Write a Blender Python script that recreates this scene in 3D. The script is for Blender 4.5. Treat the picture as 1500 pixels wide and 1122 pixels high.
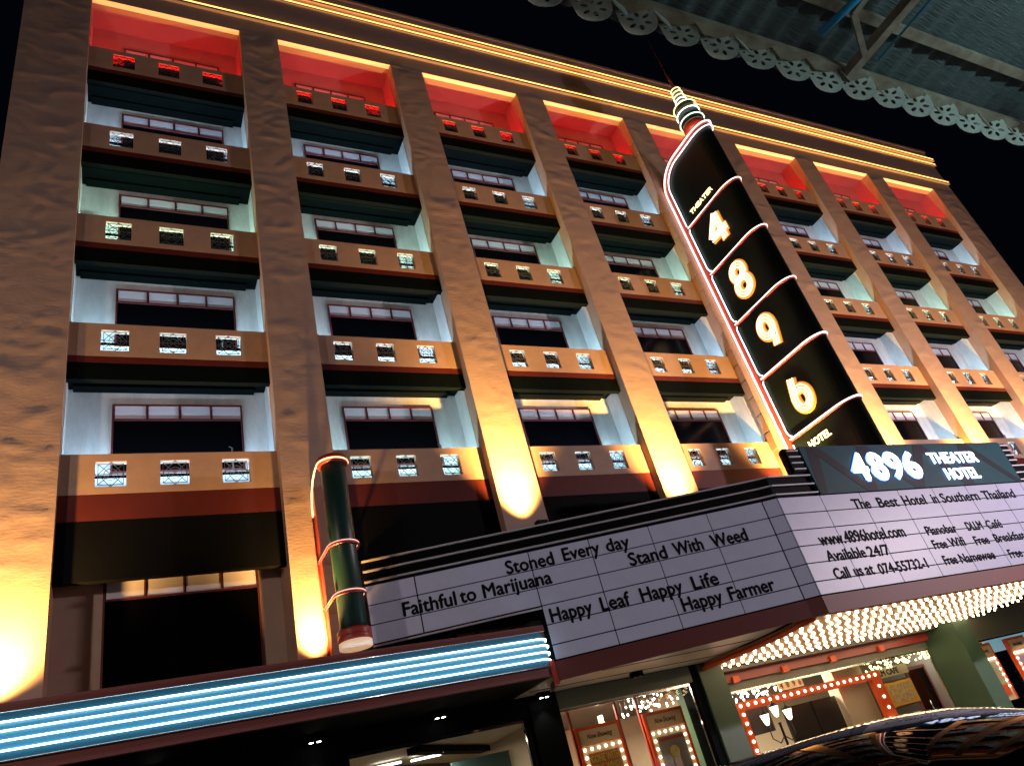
import bpy, bmesh, math, random
from mathutils import Vector, Matrix, noise
random.seed(7)
S = bpy.context.scene
for o in list(bpy.data.objects): bpy.data.objects.remove(o)
COL = S.collection
R = math.radians

# ------------------------------------------------------------------ camera
cam_d = bpy.data.cameras.new('camera'); cam = bpy.data.objects.new('camera', cam_d); COL.objects.link(cam)
rt = Vector((0.8863388, -0.3975729, -0.2373590)); up = Vector((-0.0236425, -0.5508022, 0.8343009)); fw = Vector((0.4624333, 0.7338615, 0.4975970))
M = Matrix((rt, up, -fw)).transposed().to_4x4(); M.translation = Vector((0, -14.444, 1.6))
cam.matrix_world = M
cam_d.sensor_width = 36; cam_d.lens = 1098.44 / 1500 * 36; cam_d.clip_start = 0.05; cam_d.clip_end = 600
S.camera = cam
# ------------------------------------------------------------------ night sky, exposure
w = bpy.data.worlds.new('World'); S.world = w; w.use_nodes = True
bg = w.node_tree.nodes['Background']; bg.inputs[0].default_value = (0.12, 0.16, 0.36, 1); bg.inputs[1].default_value = 0.006
S.view_settings.view_transform = 'Standard'; S.view_settings.look = 'None'
S.view_settings.exposure = 0; S.view_settings.gamma = 1; S.view_settings.use_curve_mapping = False
S.render.engine = 'CYCLES'
S.cycles.max_bounces = 6; S.cycles.diffuse_bounces = 3; S.cycles.glossy_bounces = 3; S.cycles.transmission_bounces = 4; S.cycles.sample_clamp_indirect = 4.0

# ------------------------------------------------------------------ helpers
WL = {}
def wl(o): return WL.get(o.name, Vector((0, 0, 0)))
def put(o, loc, parent=None):
    COL.objects.link(o); o.location = loc; WL[o.name] = Vector(loc)
    if parent is not None:
        o.parent = parent; o.matrix_parent_inverse = Matrix.Translation(-wl(parent))
    return o
class MB:
    def __init__(s): s.v = []; s.f = []; s.sm = []
    def add(s, vs, fs, smooth=False):
        b = len(s.v); s.v += [tuple(v) for v in vs]; s.f += [tuple(i + b for i in f) for f in fs]; s.sm += [smooth] * len(fs); return s
    def box(s, x0, x1, y0, y1, z0, z1):
        return s.add([(x0,y0,z0),(x1,y0,z0),(x1,y1,z0),(x0,y1,z0),(x0,y0,z1),(x1,y0,z1),(x1,y1,z1),(x0,y1,z1)],
                     [(0,3,2,1),(4,5,6,7),(0,1,5,4),(1,2,6,5),(2,3,7,6),(3,0,4,7)])
    def bar(s, a, b, w_, h_=None, upv=(0,0,1)):
        a = Vector(a); b = Vector(b); d = (b - a).normalized(); h_ = h_ or w_
        sd = d.cross(Vector(upv));
        if sd.length < 1e-4: sd = d.cross(Vector((0, 1, 0)))
        sd.normalize(); u = sd.cross(d)
        vs = [p + sd * sx * w_ / 2 + u * sy * h_ / 2 for p in (a, b) for sx, sy in ((-1,-1),(1,-1),(1,1),(-1,1))]
        return s.add(vs, [(0,1,2,3),(7,6,5,4),(0,4,5,1),(1,5,6,2),(2,6,7,3),(3,7,4,0)])
    def tube(s, pts, r, n=8, closed=False, cap=True):
        pts = [Vector(p) for p in pts]; m = len(pts); rings = []
        t0 = (pts[1] - pts[0]).normalized(); u = t0.orthogonal().normalized()
        for i in range(m):
            if closed: t = (pts[(i+1) % m] - pts[i-1]).normalized()
            else: t = (pts[min(i+1, m-1)] - pts[max(i-1, 0)]).normalized()
            u = (u - t * u.dot(t))
            u = u.normalized() if u.length > 1e-6 else t.orthogonal().normalized()
            vv = t.cross(u); rr = r[i] if isinstance(r, (list, tuple)) else r
            rings.append([pts[i] + (u * math.cos(2*math.pi*k/n) + vv * math.sin(2*math.pi*k/n)) * rr for k in range(n)])
        fs = []
        for i in range(m if closed else m - 1):
            j = (i + 1) % m
            for k in range(n): fs.append((i*n+k, i*n+(k+1) % n, j*n+(k+1) % n, j*n+k))
        if not closed and cap: fs += [tuple(reversed(range(n))), tuple(range((m-1)*n, m*n))]
        return s.add([p for rg in rings for p in rg], fs, True)
    def lathe(s, c, prof, n=20, axis='z', caps=True):
        vs = []; fs = []
        for r, h in prof:
            for k in range(n):
                a = 2*math.pi*k/n; p = (r*math.cos(a), r*math.sin(a), h)
                if axis == 'y': p = (p[0], p[2], p[1])
                if axis == 'x': p = (p[2], p[0], p[1])
                vs.append((c[0]+p[0], c[1]+p[1], c[2]+p[2]))
        for i in range(len(prof)-1):
            for k in range(n): fs.append((i*n+k, i*n+(k+1) % n, (i+1)*n+(k+1) % n, (i+1)*n+k))
        s.add(vs, fs, True)
        if caps: b = len(s.v) - len(vs); s.f += [tuple(b+k for k in reversed(range(n))), tuple(b+(len(prof)-1)*n+k for k in range(n))]; s.sm += [False]*2
        return s
    def holes(s, x0, x1, z0, z1, hs, y0, y1):
        """slab x0..x1, z0..z1 between y0 and y1 with rectangular holes (a,b,c,d)"""
        xs = sorted({x0, x1, *[h[0] for h in hs], *[h[1] for h in hs]}); zs = sorted({z0, z1, *[h[2] for h in hs], *[h[3] for h in hs]})
        inh = lambda x, z: any(h[0] < x < h[1] and h[2] < z < h[3] for h in hs)
        for i in range(len(xs)-1):
            for j in range(len(zs)-1):
                a, b, c, d = xs[i], xs[i+1], zs[j], zs[j+1]
                if inh((a+b)/2, (c+d)/2): continue
                s.add([(a,y0,c),(b,y0,c),(b,y0,d),(a,y0,d),(a,y1,c),(b,y1,c),(b,y1,d),(a,y1,d)], [(0,1,2,3),(7,6,5,4)])
        for a, b, c, d in list(hs) + [(x0, x1, z0, z1)]:
            s.add([(a,y0,c),(b,y0,c),(b,y0,d),(a,y0,d),(a,y1,c),(b,y1,c),(b,y1,d),(a,y1,d)], [(0,4,5,1),(1,5,6,2),(2,6,7,3),(3,7,4,0)])
        return s
    def mesh(s, name, m, bevel=0):
        xs = [v[0] for v in s.v]; ys = [v[1] for v in s.v]; zs = [v[2] for v in s.v]
        c = Vector(((min(xs)+max(xs))/2, (min(ys)+max(ys))/2, min(zs)))
        me = bpy.data.meshes.new(name); me.from_pydata([(v[0]-c.x, v[1]-c.y, v[2]-c.z) for v in s.v], [], s.f)
        me.polygons.foreach_set('use_smooth', s.sm); me.update()
        bm = bmesh.new(); bm.from_mesh(me); bmesh.ops.recalc_face_normals(bm, faces=bm.faces)
        if bevel: bmesh.ops.bevel(bm, geom=[e for e in bm.edges if len(e.link_faces) == 2 and e.calc_face_angle(0) > .6], offset=bevel, segments=2, affect='EDGES')
        bm.to_mesh(me); bm.free()
        if m: me.materials.append(m)
        return me, c
def obj(name, mb, m, parent=None, bevel=0, label=None, cat=None, group=None, kind=None):
    me, c = mb.mesh(name, m, bevel); o = bpy.data.objects.new(name, me); put(o, c, parent)
    return tag(o, label, cat, group, kind)
def tag(o, label=None, cat=None, group=None, kind=None):
    for k, v in (('label', label), ('category', cat), ('group', group), ('kind', kind)):
        if v: o[k] = v
    return o
def empty(name, loc, label, cat, group=None):
    o = bpy.data.objects.new(name, None); o.empty_display_size = .2; put(o, loc); return tag(o, label, cat, group)
def inst(src, loc, parent):                       # another object on the same mesh
    o = bpy.data.objects.new(src.name.split('.')[0], src.data); return put(o, loc, parent)
def light(name, kind, loc, power, color, parent=None, target=None, **k):
    d = bpy.data.lights.new(name, kind); d.energy = power; d.color = color
    for a, b in k.items(): setattr(d, a, b)
    o = bpy.data.objects.new(name, d); put(o, loc, parent)
    if target is not None: o.rotation_euler = (Vector(target) - Vector(loc)).to_track_quat('-Z', 'Y').to_euler()
    return o

def mat(name, c, rough=.6, metal=0, emit=None, es=0, bump=0, bscale=20, var=0, vscale=3, stretch=(1,1,1), spec=.5, dirt=None):
    m = bpy.data.materials.new(name); m.use_nodes = True; nt = m.node_tree; b = nt.nodes['Principled BSDF']
    b.inputs['Base Color'].default_value = (*c, 1); b.inputs['Roughness'].default_value = rough; b.inputs['Metallic'].default_value = metal
    b.inputs['Specular IOR Level'].default_value = spec
    if emit: b.inputs['Emission Color'].default_value = (*emit, 1); b.inputs['Emission Strength'].default_value = es
    if bump or var or dirt:
        tc = nt.nodes.new('ShaderNodeTexCoord'); mp = nt.nodes.new('ShaderNodeMapping'); mp.inputs['Scale'].default_value = stretch
        nt.links.new(tc.outputs['Object'], mp.inputs[0])
    if bump:
        n = nt.nodes.new('ShaderNodeTexNoise'); n.inputs['Scale'].default_value = bscale; n.inputs['Detail'].default_value = 6
        bp = nt.nodes.new('ShaderNodeBump'); bp.inputs['Strength'].default_value = min(1, bump); bp.inputs['Distance'].default_value = .02 * bump
        nt.links.new(mp.outputs[0], n.inputs['Vector']); nt.links.new(n.outputs[0], bp.inputs['Height']); nt.links.new(bp.outputs[0], b.inputs['Normal'])
    if var:
        n2 = nt.nodes.new('ShaderNodeTexNoise'); n2.inputs['Scale'].default_value = vscale; n2.inputs['Detail'].default_value = 8; n2.inputs['Roughness'].default_value = .65
        cr = nt.nodes.new('ShaderNodeValToRGB'); cr.color_ramp.elements[0].position = .3; cr.color_ramp.elements[1].position = .7
        d = dirt or tuple(x * (1 - var) for x in c)
        cr.color_ramp.elements[0].color = (*d, 1); cr.color_ramp.elements[1].color = (*[min(1, x * (1 + var * .3)) for x in c], 1)
        nt.links.new(mp.outputs[0], n2.inputs['Vector']); nt.links.new(n2.outputs[0], cr.inputs[0]); nt.links.new(cr.outputs[0], b.inputs['Base Color'])
    return m
def glow(name, c, s):
    m = bpy.data.materials.new(name); m.use_nodes = True; nt = m.node_tree; b = nt.nodes['Principled BSDF']
    b.inputs['Base Color'].default_value = (.8, .8, .8, 1); b.inputs['Emission Color'].default_value = (*c, 1); b.inputs['Emission Strength'].default_value = s
    return m
def glass(name, tint, ref=.1):
    m = bpy.data.materials.new(name); m.use_nodes = True; nt = m.node_tree; nt.nodes.clear()
    out = nt.nodes.new('ShaderNodeOutputMaterial'); mx = nt.nodes.new('ShaderNodeMixShader'); tr = nt.nodes.new('ShaderNodeBsdfTransparent'); gl = nt.nodes.new('ShaderNodeBsdfGlossy')
    fr = nt.nodes.new('ShaderNodeFresnel'); fr.inputs[0].default_value = 1.45
    tr.inputs[0].default_value = (*tint, 1); gl.inputs['Roughness'].default_value = .02
    gm = nt.nodes.new('ShaderNodeNewGeometry'); iv = nt.nodes.new('ShaderNodeMath'); iv.operation = 'SUBTRACT'; iv.inputs[0].default_value = 1; ml = nt.nodes.new('ShaderNodeMath'); ml.operation = 'MULTIPLY'
    nt.links.new(gm.outputs['Backfacing'], iv.inputs[1]); nt.links.new(fr.outputs[0], ml.inputs[0]); nt.links.new(iv.outputs[0], ml.inputs[1]); nt.links.new(ml.outputs[0], mx.inputs[0]); nt.links.new(tr.outputs[0], mx.inputs[1]); nt.links.new(gl.outputs[0], mx.inputs[2]); nt.links.new(mx.outputs[0], out.inputs[0])
    return m

# materials ----------------------------------------------------------------
STUCCO = mat('tan_trowelled_plaster', (.42, .305, .255), .85, bump=.5, bscale=13, var=.14, vscale=1.2, stretch=(.6, .6, 1.6))
TRIM = mat('tan_paint', (.43, .28, .20), .7, bump=.25, bscale=60, var=.12, vscale=3)
PAR = mat('beige_parapet_paint', (.44, .30, .225), .75, bump=.25, bscale=70, var=.15, vscale=2.5)
WHITE = mat('white_wall_paint', (.72, .74, .74), .8, bump=.5, bscale=22, var=.22, vscale=2.2, stretch=(1.6, 1, .5))
NICHE = mat('red_lit_niche_wall', (.62, .27, .27), .8, bump=.3, bscale=30, var=.12, vscale=1.5)  # red lamp light on the top-floor walls, put into their colour
BEIGE = mat('beige_wall_paint', (.50, .36, .28), .8, bump=.2, bscale=40, var=.1, vscale=2)
REDP = mat('dark_red_paint', (.10, .011, .009), .6, bump=.15, bscale=50, var=.15)
DGREEN = mat('dark_green_paint', (.0016, .0042, .0042), .7, bump=.2, bscale=40, var=.3, spec=.06)
BLACKP = mat('black_paint', (.0025, .003, .004), .7, bump=.1, bscale=40, spec=.08)
FRAME = mat('maroon_window_frame', (.12, .022, .025), .45)
TRANSOM = mat('frosted_transom_glass', (.74, .73, .82), .5)
DARKG = mat('dark_window_glass', (.002, .002, .003), .15, spec=.06)
GRILLE = mat('painted_iron_grille', (.05, .06, .065), .5)
LED = glow('warm_led_strip', (1, .47, .10), 4.5)
SOFGLOW = glow('glowing_soffit_face', (1, .44, .08), .75)  # emission stands in for floodlight falling on the soffit
NEONW = glow('pink_white_neon', (1, .62, .60), 3.2)
NEONC = glow('cool_white_neon', (.72, .95, 1), 3.5)
NEONWW = glow('warm_white_neon', (1, .70, .30), 2.6)
NEONG = glow('greenish_white_neon', (.7, 1, .7), 2)
NEOND = glow('white_digit_neon', (1, .84, .62), 3.2)
AMBER = mat('amber_sign_backing', (.75, .30, .05), .4, emit=(1, .36, .03), es=.55)
MAROON = mat('maroon_metal_trim', (.15, .035, .030), .6, bump=.1)
REDM = mat('red_metal_trim', (.40, .05, .04), .35, bump=.05)
CANTUBE = glow('canopy_cool_white_neon', (.70, .93, 1), 6.5)
SIGNBLK = mat('blade_black_green_metal', (.004, .009, .008), .35, spec=.2)
CYL = mat('cylinder_green_metal', (.006, .035, .028), .4)
BLUEF = mat('canopy_blue_face', (.035, .19, .31), .5)
TEAL = mat('teal_sign_face', (.005, .055, .072), .6, var=.15, spec=.2)
NAVY = mat('navy_zigzag_paint', (.010, .012, .020), .6, spec=.2)
STRIPE = mat('white_stripe_paint', (.55, .55, .62), .6)
LP = mat('marquee_letter_panel', (.35, .37, .52), .45, emit=(.80, .78, 1), es=.075, bump=.1, bscale=3, var=.12, vscale=2)
INK = mat('black_letter_vinyl', (.008, .008, .012), .8, spec=.1)
COLG = mat('green_column_paint', (.055, .12, .078), .5, bump=.1, bscale=60, var=.1)
GLOSSC = mat('glossy_tan_ceiling', (.70, .42, .24), .45, bump=.05, bscale=2)
CEIL = mat('cream_ceiling', (.66, .58, .44), .35)
ORANGE = mat('orange_red_frame', (.85, .10, .015), .4)
CREAM = mat('cream_header_panel', (.85, .55, .30), .5)
BULB = glow('warm_bulb', (1, .74, .42), 16)
BULBS = glow('white_bulb', (1, .9, .75), 10)
CHROME = mat('chrome', (.7, .7, .7), .12, 1)
IRON = mat('black_iron', (.015, .015, .017), .4, .5)
GLASSM = glass('clear_window_glass', (.93, .95, .94))
INWALL = mat('interior_beige_wall', (.60, .50, .38), .7, bump=.1)
INDARK = mat('interior_dark_ceiling', (.10, .09, .08), .6)
STEEL = mat('weathered_cream_steel', (.34, .31, .25), .55, bump=.4, bscale=30, var=.5, vscale=7, dirt=(.16, .11, .07))
SHEETM = mat('zinc_roof_sheet', (.10, .135, .145), .5, .2, bump=.5, bscale=14, var=.3, vscale=5, stretch=(1, 9, 1))
VALM = mat('pale_green_valance', (.55, .62, .58), .55, bump=.2, bscale=60, var=.3, vscale=9)
BLUEPVC = mat('blue_pvc', (.03, .42, .85), .35)
CARB = mat('black_car_paint', (.006, .006, .007), .05, spec=.8)
CARG = mat('black_car_glass', (.002, .002, .003), .03, spec=.06)
CARG.node_tree.nodes['Principled BSDF'].inputs['IOR'].default_value = 1.22
RUBBER = mat('tyre_rubber', (.02, .02, .02), .8)
ASPH = mat('asphalt', (.05, .05, .052), .85, bump=.6, bscale=80, var=.3, vscale=4)
PAVE = mat('pavement_concrete', (.25, .24, .22), .8, bump=.4, bscale=40, var=.3)
DIRT = mat('ground_soil', (.08, .07, .06), .9, bump=.5, bscale=10, var=.3)

# ------------------------------------------------------------------ ground, road, pavements
obj('ground', MB().box(-150, 150, -150, 150, -.3, -.02), DIRT, kind='structure')
obj('road', MB().box(-80, 100, -13.2, -4.6, -.02, .0), ASPH, kind='structure')
obj('pavement', MB().box(-40, 60, -4.6, 1.1, -.02, .13), PAVE, kind='structure', bevel=.02)
obj('pavement', MB().box(-40, 60, -24, -13.2, -.02, .13), PAVE, kind='structure', bevel=.02)
rm = MB()
for i in range(-12, 20): rm.box(i*4, i*4+2, -8.96, -8.84, .002, .006)
obj('road_markings', rm, STRIPE, kind='structure')

# ------------------------------------------------------------------ hotel building
B = empty('hotel_building', (18.3, 4, 0), 'six-storey tan hotel with tall plaster pillars, stacked balconies and a warm lit cornice', 'hotel')
L = [-.99, 4.16, 9.03, 13.88, 18.70, 23.56, 28.43, 33.41]
Rr = [3.01, 7.88, 12.73, 17.57, 22.42, 27.26, 32.23, 37.41]
ZT = 24.33
pil = [(-2.56, L[0])] + [(Rr[i], L[i+1]) for i in range(7)] + [(Rr[7], 39.23)]
def wave(x, z, seed, amp):
    p = Vector((x * .8 + seed * 7.3, seed * 3.1, z * 1.9)); q = p + Vector((0, 0, 1.1)) * noise.noise(p * .5) * 1.4
    a = noise.noise(q * .9) * .55 + noise.noise(q * 2.3) * .28 + noise.noise(Vector((q.x * 1.5, q.y, q.z * 5))) * .14
    ridge = 1 - abs(noise.noise(q * 1.35 + Vector((9, 2, 4)))) * 3
    return amp * (a + .45 * max(0, ridge) ** 3)
for i, (a, b) in enumerate(pil):
    mb = MB(); z0 = 4.02 if i < 2 else 4.2; nx = max(10, int((b - a) / .085)); nz = int((ZT - z0) / .085)
    vs = []
    for j in range(nz + 1):
        z = z0 + (ZT - z0) * j / nz
        for k in range(nx + 1):
            x = a + (b - a) * k / nx; e = min(1, min(k, nx - k) / 2.0)
            damp = min(1, max(.0, (z - 6.0) / 3.0)) * .75 + .25
            vs.append((x, -.004 - e * abs(wave(x, z, i, (.044, .036, .026)[min(i, 2)])) * damp, z))
    mb.add(vs, [(j*(nx+1)+k, j*(nx+1)+k+1, (j+1)*(nx+1)+k+1, (j+1)*(nx+1)+k) for j in range(nz) for k in range(nx)], True)
    o = obj('pillar', mb, STUCCO, B)
    obj('pillar_core', MB().box(a + .001, b - .001, .0, 1.5, z0, ZT), TRIM, B)
# frieze above the bays, cornice ledges and led strips
obj('frieze', MB().box(-2.56, 39.23, 0, 1.5, ZT, 27.5), STUCCO, B)
for z, h, d in ((25.0, .10, .10), (26.42, .07, .10), (26.72, .10, .17)):
    obj('cornice_ledge', MB().box(-2.6, 39.3, -d, -.003, z, z + h), STUCCO, B)
    obj('led_strip', MB().box(-2.6, 39.3, -d + .01, -d + .05, z + h + .004, z + h + .08), LED, B)
obj('parapet_cap', MB().box(-2.62, 39.3, -.06, 1.5, 27.503, 27.62), STUCCO, B)
obj('building_core', MB().box(-2.5, 39.2, 1.52, 13, 4.25, 27.3), TRIM, B)

# bays
wall_seg = []
frames = {}
def window(parent, x0, x1, z0, z1, bay):
    key = (round(x1 - x0, 3), round(z1 - z0, 3)); w_, h_ = x1 - x0, z1 - z0; hm = .40; t = .036
    y = .93
    if key not in frames:
        mb = MB()
        mb.box(-w_/2, w_/2, 0, .07, h_ - t, h_).box(-w_/2, w_/2, 0, .07, 0, t).box(-w_/2, -w_/2 + t, 0, .07, t, h_ - t).box(w_/2 - t, w_/2, 0, .07, t, h_ - t)
        mb.box(-w_/2 + t, w_/2 - t, .002, .068, h_ - hm, h_ - hm + t)
        pw = (w_ - t) / 4
        for k in range(1, 4): mb.box(-w_/2 + k*pw, -w_/2 + k*pw + t, .002, .068, h_ - hm + t, h_ - t)
        f = mb.mesh('window', FRAME)
        tp = MB().box(-(pw - t)/2, (pw - t)/2, .03, .045, 0, hm - 2*t).mesh('transom_pane', TRANSOM)
        lw = (w_ - 2*t) / 2 - .002
        lp = MB().box(-lw/2, lw/2, .035, .045, 0, h_ - hm - t).mesh('window_pane', DARKG)
        frames[key] = (f, tp, lp, pw, lw)
    f, tp, lp, pw, lw = frames[key]
    xc = (x0 + x1) / 2
    o = put(bpy.data.objects.new('window', f[0]), (xc, y + f[1].y, z0), parent)
    for k in range(4): put(bpy.data.objects.new('transom_pane', tp[0]), (x0 + t/2 + (k + .5)*pw + t/2 - 0.0 - .0, y + tp[1].y, z1 - hm + t), o)
    for k in (-1, 1): put(bpy.data.objects.new('window_pane', lp[0]), (xc + k*(.002 + lw/2), y + lp[1].y, z0 + t), o)
    return o
def grille_mesh(s):
    mb = MB(); h = s / 2; t = .014; r = h * .45
    for a, b in (((-h,0),(h,0)),): mb.bar((a[0], 0, a[1] + h), (b[0], 0, b[1] + h), t)
    e = h * .82
    for a, b in (((-e,-e),(e,-e)),((-e,e),(e,e)),((-e,-e),(-e,e)),((e,-e),(e,e)),((-e,-e),(e,e)),((-e,e),(e,-e)),((0,-h),(-e,0)),((0,-h),(e,0)),((0,h),(-e,0)),((0,h),(e,0)),((0,e),(0,h)),((0,-h),(0,-e))):
        mb.bar((a[0], 0, a[1] + h), (b[0], 0, b[1] + h), t * .8)
    mb.tube([(r*math.cos(k*math.pi/6), 0, h + r*math.sin(k*math.pi/6)) for k in range(12)], .007, 4, closed=True)
    return mb.mesh('grille', GRILLE)
GR = grille_mesh(.54)
COLS = {1: (.52, .80, 1.0), 2: (.52, .80, 1.0), 3: (.62, 1.0, .84), 4: (.50, .76, 1.0), 5: (1.0, .004, .012)}
for i in range(8):
    x0, x1 = L[i] + .001, Rr[i] - .001; wd = x1 - x0
    wx0 = x0 + .17 * wd + (.2 if i == 0 else 0); wx1 = wx0 + (2.60 if i == 0 else 2.34)
    if i == 0: wx0, wx1 = -.15, 2.47
    hs = []; zz = [9.57, 12.76, 15.88, 19.01, 21.96]
    for k in range(1, 6): hs.append((wx0, wx1, zz[k-1], zz[k-1] + 1.64))
    obj('back_wall', MB().holes(x0, x1, 8.35, 21.2, hs[:4], .97, 1.12), WHITE, B)
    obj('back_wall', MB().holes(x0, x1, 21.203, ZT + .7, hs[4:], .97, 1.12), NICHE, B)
    obj('window_recess', MB().box(x0, x1, 1.2, 1.25, 8.35, ZT + .7), BLACKP, B)
    # white side walls behind the pillars' tan jambs
    for xa, xb in ((x0, x0 + .01), (x1 - .01, x1)):
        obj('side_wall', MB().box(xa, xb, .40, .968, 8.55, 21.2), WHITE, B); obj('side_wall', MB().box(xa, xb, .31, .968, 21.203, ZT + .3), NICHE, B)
    for k in range(1, 6): window(B, wx0, wx1, zz[k-1], zz[k-1] + 1.64, i)
    # mezzanine wall and window
    obj('mezzanine_wall', MB().holes(x0, x1, 4.2, 8.3, [(wx0 - .05, wx1 + .1, 5.0, 7.31)], .97, 1.12), BEIGE, B)
    window(B, wx0 - .05, wx1 + .1, 5.0, 7.31, i)
    obj('window_recess', MB().box(x0, x1, 1.2, 1.25, 4.2, 8.3), BLACKP, B)
    # top soffit and a glowing strip standing in for floodlight on it
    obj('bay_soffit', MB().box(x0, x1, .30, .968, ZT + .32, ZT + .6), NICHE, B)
    obj('soffit_glow_strip', MB().box(x0 + .01, x1 - .01, .002, .16, ZT - .012, ZT - .002), SOFGLOW, B)
    for k in range(1, 6):
        zt = 9.63 + 3.2*(k-1); zb = zt - .86; rz = .54 if k == 1 else .17
        fb = 7.07 if k == 1 else zb - .17 - .42
        sf = (8.16, 11.58, 14.72, 17.76, 20.95)[k-1]
        mb = MB().box(x0, x1, .253, .40, fb, zb - rz).box(x0, x1, .40, .966, sf, zb - rz + .1)
        mb.box(x0 + .1, x1 - .25, .72, .966, sf - .07, sf - .001)
        bal = obj('balcony', mb, DGREEN if k > 1 else BLACKP, B)
        s = .54 if i == 0 else .47; hh = .54
        fr = (.18, .47, .765) if i else (.215, .5, .79)
        hl = [(x0 + f_*wd - s/2, x0 + f_*wd + s/2, zt - .71, zt - .71 + hh) for f_ in fr]
        obj('parapet', MB().holes(x0, x1, zb, zt, hl, .25, .38), PAR, bal)
        obj('red_band', MB().box(x0, x1, .252, .39, zb - rz + .001, zb - .002), REDP, bal)
        for a, b_, c, d in hl:
            g = put(bpy.data.objects.new('grille', GR[0]), ((a+b_)/2, .27, c), bal); g.scale = (s/.54, 1, 1)
        # linear fluorescent lying behind the parapet
        pw_ = 60 if k < 5 else 52
        c = COLS[k]; cc = tuple(min(1, x * random.uniform(.93, 1.05)) for x in c)
        tb = obj('light_batten', MB().box(x0 + .3, x1 - .3, .42, .47, zt - .42, zt - .38), BLACKP, bal)
        light('balcony_lamp', 'AREA', ((x0+x1)/2, .52, zt - .34), pw_, cc, bal, ((x0+x1)/2, .80, zt + 1.2), shape='RECTANGLE', size=wd - .5, size_y=.06)
    for k, zc in ((3, 16.6), (4, 19.75)):
        if i in (0, 4, 6): obj('wall_batten', MB().box(x0 + .01, x0 + .42, .90, .95, zc, zc + .07), WHITE, B)
    for k, fx, h in ((1, .80, .55), (2, .78, .42), (1, .10, .45) if i == 0 else (3, .85, .4), (2, .11, .4) if i == 0 else (4, .86, .35)):
        if random.random() < .75:
            xx = x0 + fx * wd; z0_ = 9.55 + 3.2*(k-1)
            obj('drain_pipe', MB().tube([(xx, .93, z0_), (xx, .93, z0_ + h), (xx - .07, .90, z0_ + h + .02)], .018, 6), GRILLE, B)
# wall jamb mouldings on the pillar beside the blade sign
for k in range(24):
    z = 9.3 + k * .62
    obj('jamb_block', MB().box(Rr[3] - .03, Rr[3] - .002, -.02, .24, z, z + .56), TRIM, B)

# ------------------------------------------------------------------ pillar floodlights
lampspots = [(-1.75, -.62, 4.87), (3.25, -.5, 4.88), (8.30, -.85, 7.08), (12.85, -.95, 7.08), (17.25, -.9, 7.08), (22.15, -.95, 7.08), (27.0, -.95, 7.15), (31.95, -.95, 7.15), (37.1, -.95, 7.15)]
descr = ['at the foot of the far left pillar', 'at the foot of the second pillar beside the green cylinder', 'behind the lettered wing at the third pillar', 'behind the lettered wing at the fourth pillar', 'behind the big blade sign',
         'at the pillar just right of the blade sign', 'at the second pillar right of the blade sign', 'at the third pillar right of the blade sign', 'at the far right pillar']
for (x, y, z), d, i in zip(lampspots, descr, range(9)):
    f = empty('floodlight', (x, y, z), 'small warm floodlight %s' % d, 'floodlight', 'floodlights washing the pillars')
    obj('lamp_housing', MB().box(x - .13, x + .13, y - .09, y + .07, z, z + .07), IRON, f)
    hb = .2 if i != 1 else .17
    obj('lamp_bracket', MB().box(x - .15, x - .135, y - .02, y + .02, z - .08, z + .05).box(x + .135, x + .15, y - .02, y + .02, z - .08, z + .05), IRON, f)
    p = [3900, 2400, 8200, 8200, 6500, 10500, 10500, 10500, 9500][i]
    up_ = light('pillar_uplight', 'SPOT', (x, y, z + .12), p, (1, .49, .12), f, (x + (.45 if i > 2 else .1), -.02, z + (4.2 if i < 2 else 8.0)), spot_size=R(140 if i < 2 else 120), spot_blend=1.0, shadow_soft_size=.05)
    up_.scale = ((.60, .42)[i] if i < 2 else .47, 1, 1)

# ------------------------------------------------------------------ marquee
MQ = empty('marquee', (18.3, -1.2, 3.8), 'theatre marquee with angled wing, white letter panels, black striped top and rows of bulbs beneath', 'marquee')
A = Vector((4.5, .15, 0)); Bp = Vector((12.81, -2.85, 0)); Lw = (Bp - A).length; TW = (Bp - A).normalized(); NW = Vector((TW.y, -TW.x, 0))
Cp = Vector((13.13, -3.0, 0))
def wpt(s, z, off=0): p = A + TW*s + NW*off; return (p.x, p.y, z)
TF = (Cp - Bp).normalized(); NF = Vector((TF.y, -TF.x, 0))
def fpt(s, z, off=0): p = Bp + TF*s + NF*off; return (p.x, p.y, z)
def frpt(s, z, off=0): return (s, -3.0 - off, z)
XM = 18.3
def mir(fn): return lambda s, z, off=0: (lambda p: (2*XM - p[0], p[1], p[2]))(fn(s, z, off))
def slab(mb, fn, s0, s1, z0, z1, o0, o1):
    return mb.add([fn(s0,z0,o1),fn(s1,z0,o1),fn(s1,z0,o0),fn(s0,z0,o0),fn(s0,z1,o1),fn(s1,z1,o1),fn(s1,z1,o0),fn(s0,z1,o0)],
                  [(0,3,2,1),(4,5,6,7),(0,1,5,4),(1,2,6,5),(2,3,7,6),(3,0,4,7)])
Lf = (Cp - Bp).length
core = MB()
def prism(mb, pts, z0, z1):
    n = len(pts)
    return mb.add([(x, y, z0) for x, y in pts] + [(x, y, z1) for x, y in pts], [tuple(reversed(range(n))), tuple(range(n, 2*n))] + [(k, (k+1) % n, (k+1) % n + n, k + n) for k in range(n)])
mx = lambda x: 2*XM - x
in_ = .06
hull = [(4.5, .18), (7.6, -.95), (12.84, -2.82), (13.15, -2.96), (mx(13.15), -2.96), (mx(12.84), -2.82), (mx(7.6), -.95), (mx(4.5), .18)]
prism(core, hull, 5.24, 6.98)
prism(core, [(7.62, -.93)] + hull[2:6] + [(mx(7.62), -.93), (mx(8.4), .1), (8.4, .1)], 3.98, 5.24)
obj('marquee_core', core, BLACKP, MQ)
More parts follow.
